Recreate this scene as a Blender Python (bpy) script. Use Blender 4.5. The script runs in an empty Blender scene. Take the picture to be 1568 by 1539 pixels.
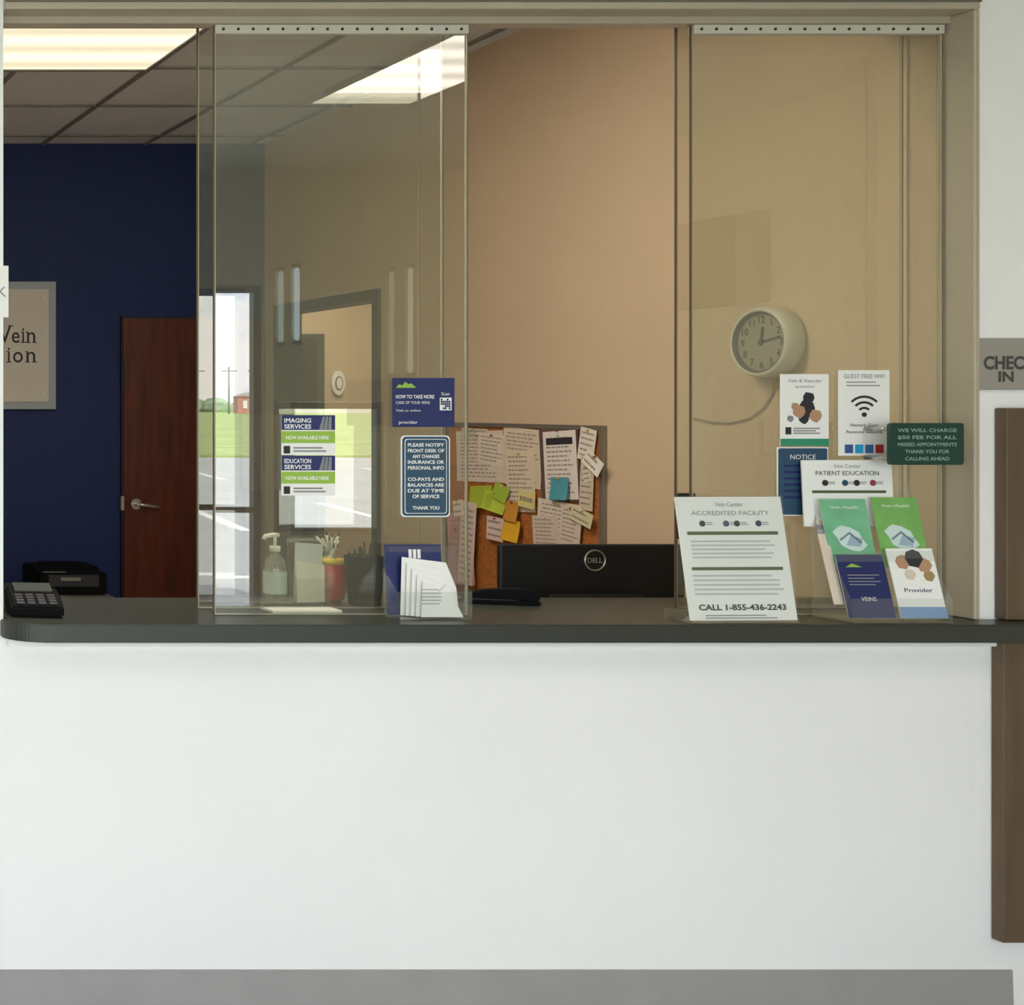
import bpy, bmesh, math, random
from mathutils import Matrix, Vector
random.seed(4)
K = 0.88            # overall metric scale of the survey below
F, CAMY, EYE = 1958.4, -3.6, 1.76
def X(u, y): return (u + 500) * (y - CAMY) / F
def Z(v, y): return EYE + (620 - v) * (y - CAMY) / F
ZC = 1.137          # counter top
CEIL = 3.44
WX = 3.80           # tan side wall
BY = 4.62           # blue wall
def TY(u): return WX * F / (u + 500) + CAMY

sc = bpy.context.scene
try:
    sc.view_settings.view_transform = 'Standard'
    sc.view_settings.look = 'None'
except Exception: pass

# ------------------------------------------------------------ materials
def lin(h):
    h = h.lstrip('#'); c = [int(h[i:i+2], 16)/255 for i in (0, 2, 4)]
    return tuple((x/12.92 if x <= .04045 else ((x+.055)/1.055)**2.4) for x in c) + (1,)
MC = {}
def mat(name, col, rough=.6, metal=0, var=0.0, vs=8, bump=0, bs=60, emit=0, spec=None, stretch=None):
    if name in MC: return MC[name]
    m = bpy.data.materials.new(name); m.use_nodes = True
    nt = m.node_tree; b = nt.nodes['Principled BSDF']
    c = lin(col)
    b.inputs['Base Color'].default_value = c
    b.inputs['Roughness'].default_value = rough
    b.inputs['Metallic'].default_value = metal
    if spec is not None: b.inputs['Specular IOR Level'].default_value = spec
    tc = nt.nodes.new('ShaderNodeTexCoord')
    src = tc.outputs['Object']
    if stretch:
        mp = nt.nodes.new('ShaderNodeMapping'); mp.inputs['Scale'].default_value = stretch
        nt.links.new(src, mp.inputs['Vector']); src = mp.outputs['Vector']
    n = nt.nodes.new('ShaderNodeTexNoise'); n.inputs['Scale'].default_value = vs; n.inputs['Detail'].default_value = 5
    nt.links.new(src, n.inputs['Vector'])
    r = nt.nodes.new('ShaderNodeValToRGB')
    v = max(var, .015)
    r.color_ramp.elements[0].position = .3; r.color_ramp.elements[1].position = .7
    r.color_ramp.elements[0].color = tuple(x*(1-v) for x in c[:3]) + (1,)
    r.color_ramp.elements[1].color = tuple(min(1, x*(1+v)) for x in c[:3]) + (1,)
    nt.links.new(n.outputs['Fac'], r.inputs['Fac']); nt.links.new(r.outputs['Color'], b.inputs['Base Color'])
    if bump:
        n2 = nt.nodes.new('ShaderNodeTexNoise'); n2.inputs['Scale'].default_value = bs; n2.inputs['Detail'].default_value = 3
        nt.links.new(tc.outputs['Object'], n2.inputs['Vector'])
        bp = nt.nodes.new('ShaderNodeBump'); bp.inputs['Strength'].default_value = bump; bp.inputs['Distance'].default_value = .004
        nt.links.new(n2.outputs['Fac'], bp.inputs['Height']); nt.links.new(bp.outputs['Normal'], b.inputs['Normal'])
    if emit:
        b.inputs['Emission Color'].default_value = c; b.inputs['Emission Strength'].default_value = emit
    MC[name] = m; return m
def glassmat(name, f0, tint, haze=0.0, hz=(.8, .78, .7, 1)):
    m = bpy.data.materials.new(name); m.use_nodes = True; nt = m.node_tree
    for n in list(nt.nodes): nt.nodes.remove(n)
    N = nt.nodes.new; L = nt.links.new
    g = N('ShaderNodeNewGeometry'); d = N('ShaderNodeVectorMath'); d.operation = 'DOT_PRODUCT'
    L(g.outputs['Normal'], d.inputs[0]); L(g.outputs['Incoming'], d.inputs[1])
    a = N('ShaderNodeMath'); a.operation = 'ABSOLUTE'; L(d.outputs['Value'], a.inputs[0])
    s = N('ShaderNodeMath'); s.operation = 'SUBTRACT'; s.inputs[0].default_value = 1; L(a.outputs[0], s.inputs[1])
    p = N('ShaderNodeMath'); p.operation = 'POWER'; p.inputs[1].default_value = 5; L(s.outputs[0], p.inputs[0])
    q = N('ShaderNodeMath'); q.operation = 'MULTIPLY_ADD'; q.inputs[1].default_value = 1-f0; q.inputs[2].default_value = f0; L(p.outputs[0], q.inputs[0])
    t = N('ShaderNodeBsdfTransparent'); t.inputs['Color'].default_value = tint
    gl = N('ShaderNodeBsdfGlossy'); gl.inputs['Roughness'].default_value = 0.0
    df = N('ShaderNodeBsdfDiffuse'); df.inputs['Color'].default_value = hz
    m1 = N('ShaderNodeMixShader'); m1.inputs[0].default_value = haze; L(t.outputs[0], m1.inputs[1]); L(df.outputs[0], m1.inputs[2])
    mx = N('ShaderNodeMixShader'); L(q.outputs[0], mx.inputs[0]); L(m1.outputs[0], mx.inputs[1]); L(gl.outputs[0], mx.inputs[2])
    o = N('ShaderNodeOutputMaterial'); L(mx.outputs[0], o.inputs['Surface'])
    MC[name] = m; return m
GLASS = glassmat('pane_glass', .165, (.95, .96, .88, 1), .055, (.78, .76, .62, 1))
ACR = glassmat('clear_acrylic', .06, (.95, .97, .96, 1), .06)
def troffer_mat(name, col, st):
    m = bpy.data.materials.new(name); m.use_nodes = True; nt = m.node_tree
    b = nt.nodes['Principled BSDF']; b.inputs['Base Color'].default_value = (.1, .1, .1, 1)
    tc = nt.nodes.new('ShaderNodeTexCoord'); w = nt.nodes.new('ShaderNodeTexWave'); w.bands_direction = 'Y'
    w.inputs['Scale'].default_value = 1.3; w.inputs['Distortion'].default_value = 0
    nt.links.new(tc.outputs['Object'], w.inputs['Vector'])
    mr = nt.nodes.new('ShaderNodeMapRange'); mr.inputs['To Min'].default_value = st*.72; mr.inputs['To Max'].default_value = st*1.2
    nt.links.new(w.outputs['Fac'], mr.inputs['Value']); nt.links.new(mr.outputs[0], b.inputs['Emission Strength'])
    b.inputs['Emission Color'].default_value = col
    MC[name] = m; return m

WHITEWALL = mat('white_wall_paint', '#f6f5f2', .55, var=.02, vs=2, bump=.25, bs=140)
CREAM = mat('cream_wall_paint', '#d2c9b1', .7, bump=.2, bs=120)
TAN = mat('tan_wall_paint', '#c9b396', .75, var=.02, vs=1.5, bump=.25, bs=140)
BLUE = mat('navy_wall_paint', '#041f52', .7, var=.05, vs=3, bump=.25, bs=140)
TILE = mat('ceiling_tile', '#e4e6e8', .9, var=.06, vs=160, bump=.4, bs=200)
GRID = mat('ceiling_tbar', '#83807e', .6)
CARPET = mat('office_carpet', '#8e8c88', .95, var=.2, vs=90, bump=.5)
VINYL = mat('vinyl_floor', '#8d8a87', .5, var=.08, vs=6)
BASEM = mat('cove_base_rubber', '#9f9b99', .55, var=.04, vs=9)
COUNTER = mat('counter_laminate', '#373a34', .35, var=.1, vs=120)
FRAME = mat('window_frame_metal', '#b8ad98', .42, metal=.1, var=.04)
FRAMED = mat('window_frame_groove', '#6b6457', .5)
RAIL = mat('perforated_rail', '#cbc6b8', .5)
DARK = mat('dark_hole', '#3a332b', .8)
EDGE = mat('glass_edge', '#a8a38a', .15)
EDGED = mat('glass_edge_dark', '#5c5040', .3)
WOOD = mat('cherry_wood', '#4e1d0a', .4, var=.4, vs=5, stretch=(6, 6, .6))
PANELW = mat('walnut_panel', '#63503c', .5, var=.12, vs=6, stretch=(6, 6, .7))
STEEL = mat('brushed_steel', '#c9c6c0', .28, metal=.9)
GREYF = mat('door_frame_grey', '#3d3c39', .5)
BLACK = mat('black_plastic', '#0b0c0f', .55)
BLACK2 = mat('black_plastic_matte', '#0b0c0e', .85, spec=.15)
GREYP = mat('grey_plastic', '#6d7076', .4)
PAPER = mat('white_paper', '#f4f3ee', .7)
PAPERW = mat('aged_paper', '#dccdbb', .75, var=.05, vs=30)
INK = mat('ink_black', '#2b2b2e', .7)
INKG = mat('ink_grey', '#8a8a8c', .7)
NAVY = mat('navy_print', '#1b2760', .5)
TEAL = mat('teal_print', '#2b4d66', .4)
LIME = mat('lime_print', '#98bd45', .5)
GREEN = mat('green_print', '#7cb560', .45, var=.15, vs=14)
GREEN2 = mat('mint_print', '#78bb90', .45, var=.15, vs=14)
DGREEN = mat('dark_green_sign', '#123f33', .35)
CORK = mat('cork', '#a8662c', .9, var=.3, vs=90, bump=.5)
ALU = mat('aluminium', '#8c857a', .4, metal=.5)

# ------------------------------------------------------------ mesh builder
class B:
    def __init__(s, name, M=None):
        s.name = name; s.bm = bmesh.new(); s.mats = []; s.M = M or Matrix()
    def mi(s, m):
        if m not in s.mats: s.mats.append(m)
        return s.mats.index(m)
    def face(s, pts, m, smooth=False):
        vs = [s.bm.verts.new(s.M @ Vector(p)) for p in pts]
        f = s.bm.faces.new(vs); f.material_index = s.mi(m); f.smooth = smooth; return f
    def box(s, x0, x1, y0, y1, z0, z1, m, bev=0):
        t = bmesh.new()
        bmesh.ops.create_cube(t, size=1)
        for v in t.verts:
            v.co = Vector(((x0+x1)/2+v.co.x*(x1-x0), (y0+y1)/2+v.co.y*(y1-y0), (z0+z1)/2+v.co.z*(z1-z0)))
        if bev: bmesh.ops.bevel(t, geom=t.edges[:], offset=bev, segments=2, affect='EDGES', profile=.5)
        s.add(t, m)
    def add(s, t, m, smooth=False):
        i = s.mi(m) if m else None
        mp = {v: s.bm.verts.new(s.M @ v.co) for v in t.verts}
        for f in t.faces:
            try: g = s.bm.faces.new([mp[v] for v in f.verts])
            except ValueError: continue
            g.material_index = i; g.smooth = smooth or f.smooth
        t.free()
    def prism(s, poly, z0, z1, m, axis='z', bev=0):
        t = bmesh.new()
        def P(a, b, c):
            return {'z': (a, b, c), 'y': (a, c, b), 'x': (c, a, b)}[axis]
        lo = [t.verts.new(P(a, b, z0)) for a, b in poly]; hi = [t.verts.new(P(a, b, z1)) for a, b in poly]
        t.faces.new(lo[::-1]); t.faces.new(hi)
        n = len(poly)
        for i in range(n): t.faces.new([lo[i], lo[(i+1) % n], hi[(i+1) % n], hi[i]])
        bmesh.ops.recalc_face_normals(t, faces=t.faces[:])
        if bev: bmesh.ops.bevel(t, geom=t.edges[:], offset=bev, segments=2, affect='EDGES')
        s.add(t, m)
    def plate(s, cx, cz, w, h, y0, y1, r, m):
        pts = []
        for (sx, sz, a0) in ((1, 1, 0), (-1, 1, 90), (-1, -1, 180), (1, -1, 270)):
            for k in range(5):
                a = math.radians(a0 + k*22.5)
                pts.append((cx+sx*(w/2-r)+r*math.cos(a), cz+sz*(h/2-r)+r*math.sin(a)))
        s.prism(pts, y0, y1, m, 'y')
    def rev(s, prof, c, m, axis='z', seg=28, closed=True):
        t = bmesh.new(); rings = []
        for r, h in prof:
            ring = []
            for k in range(seg):
                a = 2*math.pi*k/seg; p = (r*math.cos(a), r*math.sin(a), h)
                if axis == 'y': p = (p[0], p[2], p[1])
                if axis == 'x': p = (p[2], p[0], p[1])
                ring.append(t.verts.new(Vector(c)+Vector(p)))
            rings.append(ring)
        for a, b in zip(rings, rings[1:]):
            for k in range(seg):
                f = t.faces.new([a[k], a[(k+1) % seg], b[(k+1) % seg], b[k]]); f.smooth = True
        if closed: t.faces.new(rings[0][::-1]); t.faces.new(rings[-1])
        bmesh.ops.recalc_face_normals(t, faces=t.faces[:])
        s.add(t, m)
    def cyl(s, c, r, h, m, axis='z', seg=24): s.rev([(r, 0), (r, h)], c, m, axis, seg)
    def tube(s, pts, r, m, seg=8):
        pts = [Vector(p) for p in pts]; t = bmesh.new(); rings = []
        for i, p in enumerate(pts):
            d = (pts[min(i+1, len(pts)-1)]-pts[max(i-1, 0)]).normalized()
            u = d.cross(Vector((0, 0, 1)))
            if u.length < .01: u = d.cross(Vector((1, 0, 0)))
            u.normalize(); w = d.cross(u)
            rings.append([t.verts.new(p+u*r*math.cos(2*math.pi*k/seg)+w*r*math.sin(2*math.pi*k/seg)) for k in range(seg)])
        for a, b in zip(rings, rings[1:]):
            for k in range(seg):
                f = t.faces.new([a[k], a[(k+1) % seg], b[(k+1) % seg], b[k]]); f.smooth = True
        t.faces.new(rings[0][::-1]); t.faces.new(rings[-1])
        bmesh.ops.recalc_face_normals(t, faces=t.faces[:])
        s.add(t, m)
    def text(s, body, cx, cz, h, m, y, w=None, align='C', bold=0.0):
        cu = bpy.data.curves.new('t', 'FONT'); cu.body = body; cu.size = 1; cu.offset = bold; cu.resolution_u = 3
        o = bpy.data.objects.new('t', cu); sc.collection.objects.link(o)
        bpy.context.view_layer.update()
        me = bpy.data.meshes.new_from_object(o.evaluated_get(bpy.context.evaluated_depsgraph_get()))
        xs = [v.co.x for v in me.vertices]
        if xs:
            sz = h/.72; W = (max(xs)-min(xs)); sx = sz if w is None else w/W
            t = bmesh.new(); t.from_mesh(me)
            x0 = (max(xs)+min(xs))/2 if align == 'C' else (min(xs) if align == 'L' else max(xs))
            yo = .36
            for v in t.verts: v.co = Vector((cx+(v.co.x-x0)*sx, y, cz+(v.co.y-yo)*sz))
            s.add(t, m)
        bpy.data.objects.remove(o); bpy.data.meshes.remove(me); bpy.data.curves.remove(cu)
    def lines(s, cx, cz, w, h, n, m, y, fill=.45, jit=.25):
        st = h/n
        for k in range(n):
            z = cz+h/2-(k+.5)*st; ww = w*(1-random.random()*jit)
            s.face([(cx-w/2, y, z-st*fill/2), (cx-w/2+ww, y, z-st*fill/2), (cx-w/2+ww, y, z+st*fill/2), (cx-w/2, y, z+st*fill/2)], m)
    def scribble(s, w, h, n, m, y):
        st = h/n
        for k in range(n):
            z = h/2-(k+.5)*st; x = -w/2+random.random()*w*.05
            end = w/2-random.random()*w*.3
            while x < end:
                L = w*random.uniform(.05, .16); L = min(L, end-x)
                if L > .001: s.rect(x, x+L, z-st*.16, z+st*.16, y, m)
                x += L+w*.03
    def rect(s, x0, x1, z0, z1, y, m):
        s.face([(x0, y, z0), (x1, y, z0), (x1, y, z1), (x0, y, z1)], m)
    def finish(s, keep_origin=False):
        bm = s.bm
        vs = [v.co for v in bm.verts]
        mn = [min(c[i] for c in vs) for i in range(3)]; mx = [max(c[i] for c in vs) for i in range(3)]
        o = Vector(((mn[0]+mx[0])/2, (mn[1]+mx[1])/2, mn[2]))
        for v in bm.verts: v.co = (v.co-o)*K
        me = bpy.data.meshes.new(s.name); bm.to_mesh(me); bm.free()
        for m in s.mats: me.materials.append(m)
        ob = bpy.data.objects.new(s.name, me); ob.location = o*K
        sc.collection.objects.link(ob); return ob

def at(x, y, z, rz=0, rx=0):
    return Matrix.Translation((x, y, z)) @ Matrix.Rotation(math.radians(rz), 4, 'Z') @ Matrix.Rotation(math.radians(rx), 4, 'X')

def wall(name, a0, a1, z0, z1, t0, t1, holes, m, axis='x'):
    b = B(name)
    As = sorted(set([a0, a1]+[h[0] for h in holes]+[h[1] for h in holes]))
    for p, q in zip(As, As[1:]):
        c = (p+q)/2; segs = [(z0, z1)]
        for h in holes:
            if h[0] < c < h[1]:
                ns = []
                for s0, s1 in segs:
                    if h[2] > s0: ns.append((s0, min(s1, h[2])))
                    if h[3] < s1: ns.append((max(s0, h[3]), s1))
                segs = [g for g in ns if g[1]-g[0] > 1e-4]
        for s0, s1 in segs:
            if axis == 'x': b.box(p, q, t0, t1, s0, s1, m)
            else: b.box(t0, t1, p, q, s0, s1, m)
    return b.finish()

# ------------------------------------------------------------ room shell
OL, OR_ = X(5, .12), X(1492, .12)      # window opening
OT = 2.965
RX = 6.2; BACK = -5.2
wall('wall_front_half', OL, OR_, 0, 1.084, .12, .42, [], WHITEWALL)
wall('wall_front_left', -4, OL, 0, CEIL, .12, .42, [], WHITEWALL)
wall('wall_front_right', OR_, RX, 0, CEIL, .12, .42, [], WHITEWALL)
wall('wall_front_head', OL, OR_, OT, CEIL, .12, .42, [], WHITEWALL)
DY0, DY1, DZ = TY(575), TY(430), 2.33
wall('wall_right_office', .42, BY, 0, CEIL, WX, WX+.12, [(DY0, DY1, 0, DZ)], TAN, 'y')
wall('wall_back_office', .2, WX+.12, 0, CEIL, BY, BY+.12, [], BLUE)
wall('wall_left_office', .42, BY, 0, CEIL, .2, .32, [], TAN, 'y')
bigw = [(-3.6, -1.3, .35, 2.9), (-1.1, 1.1, .35, 2.9), (1.3, 3.3, .35, 2.9)]
rd = (F/(.19-BACK+.19-CAMY))
DX0, DX1 = 800/rd, 903/rd
holes = bigw + [(DX0, DX1, .06, 2.62), (945/rd, 1092/rd, .82, 1.78)]
wall('wall_back', -4, RX, 0, CEIL, BACK-.15, BACK, holes, CREAM)
wall('wall_left', BACK, .12, 0, CEIL, -4.12, -4, [], CREAM, 'y')
wall('wall_right', BACK, .12, 0, CEIL, RX, RX+.12, [], CREAM, 'y')
for nm, x0, x1, y0, y1, z0, z1, m in [
    ('floor', -4, RX, BACK, .12, -.12, 0, VINYL),
    ('floor_office', .2, WX+.12, .42, BY, -.12, 0, CARPET),
    ('ceiling', -4.12, RX+.12, BACK-.15, .42, CEIL, CEIL+.15, mat('waiting_ceiling_tile', '#c9c4ba', .9, var=.06, vs=150)),
    ('ceiling_office', .2, WX+.12, .42, BY+.12, CEIL, CEIL+.15, TILE)]:
    b = B(nm); b.box(x0, x1, y0, y1, z0, z1, m); b.finish()
HX0, HX1, HY1 = WX+.12, 5.7, 6.5
b = B('floor_hallway'); b.box(HX0, HX1, .42, HY1, -.12, 0, CARPET); b.finish()
b = B('ceiling_hallway'); b.box(HX0, HX1+.12, .42, HY1+.12, 2.95, 3.05, TILE); b.finish()
wall('wall_right_hallway', .42, HY1, 0, 2.95, HX1, HX1+.12, [], TAN, 'y')
wall('wall_back_hallway', HX0, HX1, 0, 2.95, HY1, HY1+.12, [], TAN)
wall('wall_left_hallway', BY+.12, HY1, 0, 2.95, HX0-.12, HX0, [], TAN, 'y')
b = B('door_3'); x0, x1 = X(440, HY1), X(492, HY1)
b.box(x0, x1, HY1-.05, HY1-.003, 0.005, Z(512, HY1), GREYF); b.box(x0, x1-.06, HY1-.06, HY1-.045, 0.005, Z(518, HY1), mat('dark_door', '#1b1714', .5)); b.finish()
# oval thermostat on the hallway wall
b = B('wall_thermostat'); cx, cz = X(516, HY1), Z(587, HY1)
def oval(rx, rz, n=28): return [(cx+rx*math.cos(6.2832*k/n), cz+rz*math.sin(6.2832*k/n)) for k in range(n)]
b.prism(oval(.052, .098), HY1-.03, HY1-.002, PAPER, 'y', bev=.004); b.prism(oval(.03, .055), HY1-.036, HY1-.029, GREYP, 'y')
b.prism(oval(.022, .045), HY1-.038, HY1-.035, PAPER, 'y'); b.finish()

# ceiling grid
b = B('ceiling_grid')
gx = [2.37+.66*k for k in range(-3, 3)]; gy = [2.75+.8*k for k in range(-2, 3)]
for x in gx:
    b.box(x-.012, x+.012, .45, BY-.01, CEIL-.012, CEIL-.001, GRID)
for y in gy:
    b.box(.33, WX-.005, y-.012, y+.012, CEIL-.012, CEIL-.001, GRID)
b.finish()
TW = troffer_mat('warm_diffuser', (1, .88, .62, 1), 1.25)
TW_FILL = troffer_mat('office_fill_diffuser', (1, .90, .77, 1), 28)
TC = troffer_mat('waiting_diffuser', (1, .93, .78, 1), 6.5)
def troffer(x0, x1, y0, y1, m):
    b = B('ceiling_light')
    z = CEIL-.03
    f = .025
    b.box(x0, x1, y0, y0+f, z, CEIL-.002, GRID); b.box(x0, x1, y1-f, y1, z, CEIL-.002, GRID)
    b.box(x0, x0+f, y0+f, y1-f, z, CEIL-.002, GRID); b.box(x1-f, x1, y0+f, y1-f, z, CEIL-.002, GRID)
    b.box(x0+f, x1-f, y0+f, y1-f, z+.006, CEIL-.004, m)
    b.finish()
troffer(1.05, 2.355, 1.97, 2.735, TW)
troffer(1.05, 2.355, .56, 1.14, TW_FILL)  # out-of-view fill panel, added to brighten the office
troffer(X(497, 3.21), X(665, 3.21)+.02, -2.83, -1.55, TC)
troffer(.4, 1.0, -2.83, -1.55, TC)  # this and the next: out-of-view troffers added to brighten the front wall
troffer(-2.4, -1.8, -2.83, -1.55, TC)
# glowing bars added on the rear wall to make bright streaks in the panes
for a0, a1, z0, z1, tm in ((945/rd, 956/rd, 2.22, 2.74, mat('glint_bar_cool', '#d4ecf8', .4, emit=1.7)), (1119/rd, 1129/rd, 1.99, 2.74, mat('glint_bar_warm', '#e6e2d2', .4, emit=.9))):
    b = B('glint_bar')
    b.box(a0-.008, a1+.008, BACK+.002, BACK+.02, z0-.03, z1+.03, CREAM, .003)
    c_ = (a0+a1)/2; r_ = (a1-a0)/2*.7
    b.rev([(r_*.5, z0), (r_, z0+.02), (r_, z1-.02), (r_*.5, z1)], (c_, BACK+.022+r_, 0), tm, 'z', 14)
    b.box(a0, a1, BACK+.02, BACK+.03+r_*1.6, z0-.03, z0-.001, GREYF); b.box(a0, a1, BACK+.02, BACK+.03+r_*1.6, z1+.001, z1+.03, GREYF)
    b.finish()

b = B('baseboard_front'); XE = X(1558, .1)
b.prism([(.12, 0), (.098, 0), (.11, .012), (.113, .117), (.12, .117)], -4, XE, BASEM, 'x'); b.finish()

# ------------------------------------------------------------ counter
b = B('reception_counter')
r = .13; xl = X(10, .05); xr = 4.6
poly = []
for k in range(9):
    a = math.pi + k*math.pi/16
    poly.append((xl+r+r*math.cos(a), .02+r*.75+r*.75*math.sin(a)))
poly += [(xr, .02), (xr, .119), (OR_-.002, .119), (OR_-.002, .536), (xl+.02, .536), (xl+.02, .119), (xl, .119)]
b.prism(poly, ZC-.052, ZC, COUNTER, 'z', bev=.004)
b.finish()
b = B('trim_1'); b.box(xl+.02, XE, .103, .119, 1.06, 1.084, WHITEWALL); b.finish()

# ------------------------------------------------------------ window frame
b = B('window_frame')
OE = OR_-.004
b.box(OL, OE, .098, .24, 2.905, OT+.2, FRAME, .004)
b.box(OL, OE, .17, .215, 2.885, 2.905, FRAME)
b.box(OL, OE, .26, .36, 2.925, OT-.002, FRAME)
b.box(OL, OE, .094, .1, 2.925, 2.931, FRAMED)
b.box(OL, OE, .094, .1, 2.958, 2.961, FRAMED)
jx = OR_-.02
b.box(jx, OE, .10, .212, ZC+.001, 2.905, FRAME, .003)
b.box(jx+.006, OE, .212, .42, ZC+.001, 2.92, TAN)
b.finish()

def pane(name, x0, x1, y, ztop, rail=False):
    b = B(name)
    z0 = ZC+.003
    b.rect(x0, x1, z0, ztop, y, GLASS)
    e = .003
    b.box(x0-e, x0, y-.003, y+.003, z0, ztop, EDGED)
    b.box(x0, x0+.003, y-.0035, y+.0035, z0, ztop, EDGE)
    b.box(x1, x1+e, y-.003, y+.003, z0, ztop, EDGED)
    b.box(x1-.003, x1, y-.0035, y+.0035, z0, ztop, EDGE)
    b.box(x0, x1, y-.004, y+.004, z0-.002, z0+.001, EDGE)
    if rail:
        zb = Z(53, y); b.box(x0, x1, y-.012, y+.012, zb, 2.884, RAIL, .001)
        n = 17
        for k in range(n):
            xx = x0+(k+.5)*(x1-x0)/n
            b.cyl((xx, y-.0135, zb+(.013)), .0045, .003, DARK, 'y', 10)
    b.finish()
PA0, PA1 = X(328, .19), X(714, .19)
pane('glass_panel', PA0, PA1, .19, 2.884, True)
pane('glass_panel', PA0, PA1, .31, 2.924)
PB0, PB1 = X(1058, .19), OR_-.028
pane('glass_panel', PB0, PB1, .19, 2.884, True)
pane('glass_panel', X(1035, .31), OR_-.03, .31, 2.924)
b = B('glass_lock'); y = .31; x = X(1046, y)
b.box(x-.026, x+.024, y-.02, y-.008, Z(825, y), Z(755, y), BLACK, .003)
b.box(x-.02, x+.016, y-.034, y-.019, Z(815, y), Z(766, y), BLACK2, .003)
b.cyl((x-.002, y-.04, Z(790, y)), .009, .008, STEEL, 'y'); b.finish()

for i, h in enumerate(holes):
    b = B('window_%d' % (i+1) if i != 3 else 'door_1')
    f = .05 if h[1]-h[0] > .3 else .008
    m = GREYF
    g = .001
    b.box(h[0]+g, h[0]+f, BACK-.11, BACK-.04, h[2]+g, h[3]-g, m); b.box(h[1]-f, h[1]-g, BACK-.11, BACK-.04, h[2]+g, h[3]-g, m)
    b.box(h[0]+f, h[1]-f, BACK-.11, BACK-.04, h[2]+g, h[2]+f, m); b.box(h[0]+f, h[1]-f, BACK-.11, BACK-.04, h[3]-f, h[3]-g, m)
    if i == 3:
        b.box(h[0]+f, h[1]-f, BACK-.1, BACK-.05, .98, 1.02, m)
    b.finish()
b = B('wall_mounted_display'); b.box(RX-.05, RX-.002, -3.82, -3.24, 2.34, 2.86, mat('display_grey', '#4a4740', .6), .004)
b.box(RX-.054, RX-.049, -3.79, -3.27, 2.37, 2.83, mat('display_face', '#514e45', .5)); b.finish()

# ------------------------------------------------------------ office door (blue wall)
b = B('door_2')
y0 = BY-.045
x0, x1, zt = X(190, y0), WX-.03, Z(487, y0)
b.box(x0, x1, y0, BY-.003, .01, zt, WOOD, .003)
b.box(x0-.012, x0-.001, y0+.01, BY-.003, .01, zt+.015, mat('door_edge_dark', '#1c1210', .5))
hx, hz = X(208, y0), Z(772, y0)
b.cyl((hx, y0-.012, hz), .034, .012, STEEL, 'y'); b.cyl((hx, y0-.05, hz), .012, .04, STEEL, 'y')
b.tube([(hx-.005, y0-.055, hz), (hx+.03, y0-.058, hz-.002), (hx+.09, y0-.056, hz-.01), (hx+.13, y0-.05, hz-.014)], .012, STEEL)
b.box(x0-.02, x0-.001, y0-.004, y0+.012, hz-.04, hz+.05, STEEL)
b.finish()
b = B('trim_2'); f = .055
b.box(WX-.02, WX+.13, DY0-f, DY0+.002, 0, DZ+f, GREYF); b.box(WX-.02, WX+.13, DY1-.002, DY1+f, 0, DZ+f, GREYF)
b.box(WX-.02, WX+.13, DY0, DY1, DZ-.002, DZ+f, GREYF); b.finish()

# ------------------------------------------------------------ wall sign
y = BY-.03
b = B('wall_sign')
x1 = X(86, y); x0 = x1-1.15; z0, z1 = Z(627, y), Z(431, y)
b.box(x0, x1, y, BY-.002, z0, z1, mat('frosted_acrylic', '#979ea2', .35), .004)
b.box(x0+.05, x1-.05, y-.008, y, z0+.05, z1-.05, mat('sign_cream', '#c4beb3', .5))
yt = y-.0095
def gl(ch, u0, u1, vb, hh, sf=()):
    b.text(ch, X((u0+u1)/2, yt), Z(vb, yt)+hh/2, hh, INK, yt, w=X(u1, yt)-X(u0, yt), bold=.004)
    for (su, sv, sw) in sf:
        b.box(X(su-sw/2, yt), X(su+sw/2, yt), yt-.0005, yt, Z(sv, yt)-.003, Z(sv, yt)+.003, INK)
gl('V', -2, 17, 525, .112, ((1, 499, 9), (16, 499, 8)))
gl('e', 18, 30, 525, .105)
gl('i', 34, 37, 525, .105, ((35.5, 524.5, 8), (34, 508.5, 4)))
gl('n', 41.5, 54, 525, .105, ((43, 524.5, 7.5), (53, 524.5, 7.5), (41.5, 508.5, 4)))
gl('i', 12, 15, 555, .105, ((13.5, 554.5, 8), (12, 538.5, 4)))
gl('o', 20, 35, 555, .105)
gl('n', 40.5, 54, 555, .105, ((42, 554.5, 7.5), (53, 554.5, 7.5), (40.5, 538.5, 4)))
b.text('Vascular &', X(-14, yt), Z(525, yt)+.05, .1, INK, yt, align='R', w=.6)
b.text('Intervent', X(5, yt), Z(555, yt)+.05, .1, INK, yt, align='R', w=.6)
for u, v in ((64, 456), (64, 602)):
    b.cyl((X(u, y), y-.02, Z(v, y)), .012, .014, STEEL, 'y', 14)
b.finish()

# ------------------------------------------------------------ low cabinet + printer
yc = 4.25
b = B('storage_cabinet'); cx0, cx1 = 1.75, 2.62; cz = .62
b.box(cx0, cx1, yc-.3, BY-.02, .0, cz, mat('cabinet_grey', '#6a6660', .5), .006)
for k in range(3):
    b.box(cx0+.02, cx1-.02, yc-.312, yc-.299, .03+k*.195, .2+k*.195, mat('cabinet_front', '#7c776f', .45), .004)
    b.box((cx0+cx1)/2-.06, (cx0+cx1)/2+.06, yc-.33, yc-.312, .14+k*.195, .155+k*.195, STEEL)
b.finish()
b = B('printer'); y = yc-.2; x0, x1 = X(62, y), X(164, y); zt = Z(873, y)
zs = cz+.002
b.prism([(y, zs), (y, zs+.13), (y+.1, zt-.02), (y+.16, zt), (y+.38, zt), (y+.4, zt-.02), (y+.4, zs)], x0, x1, BLACK2, 'x', bev=.008)
b.prism([(y-.004, zs+.05), (y-.004, zs+.12), (y+.03, zs+.12), (y+.03, zs+.05)], x0+.05, x1-.05, mat('printer_front', '#2c2e31', .5), 'x')
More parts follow.
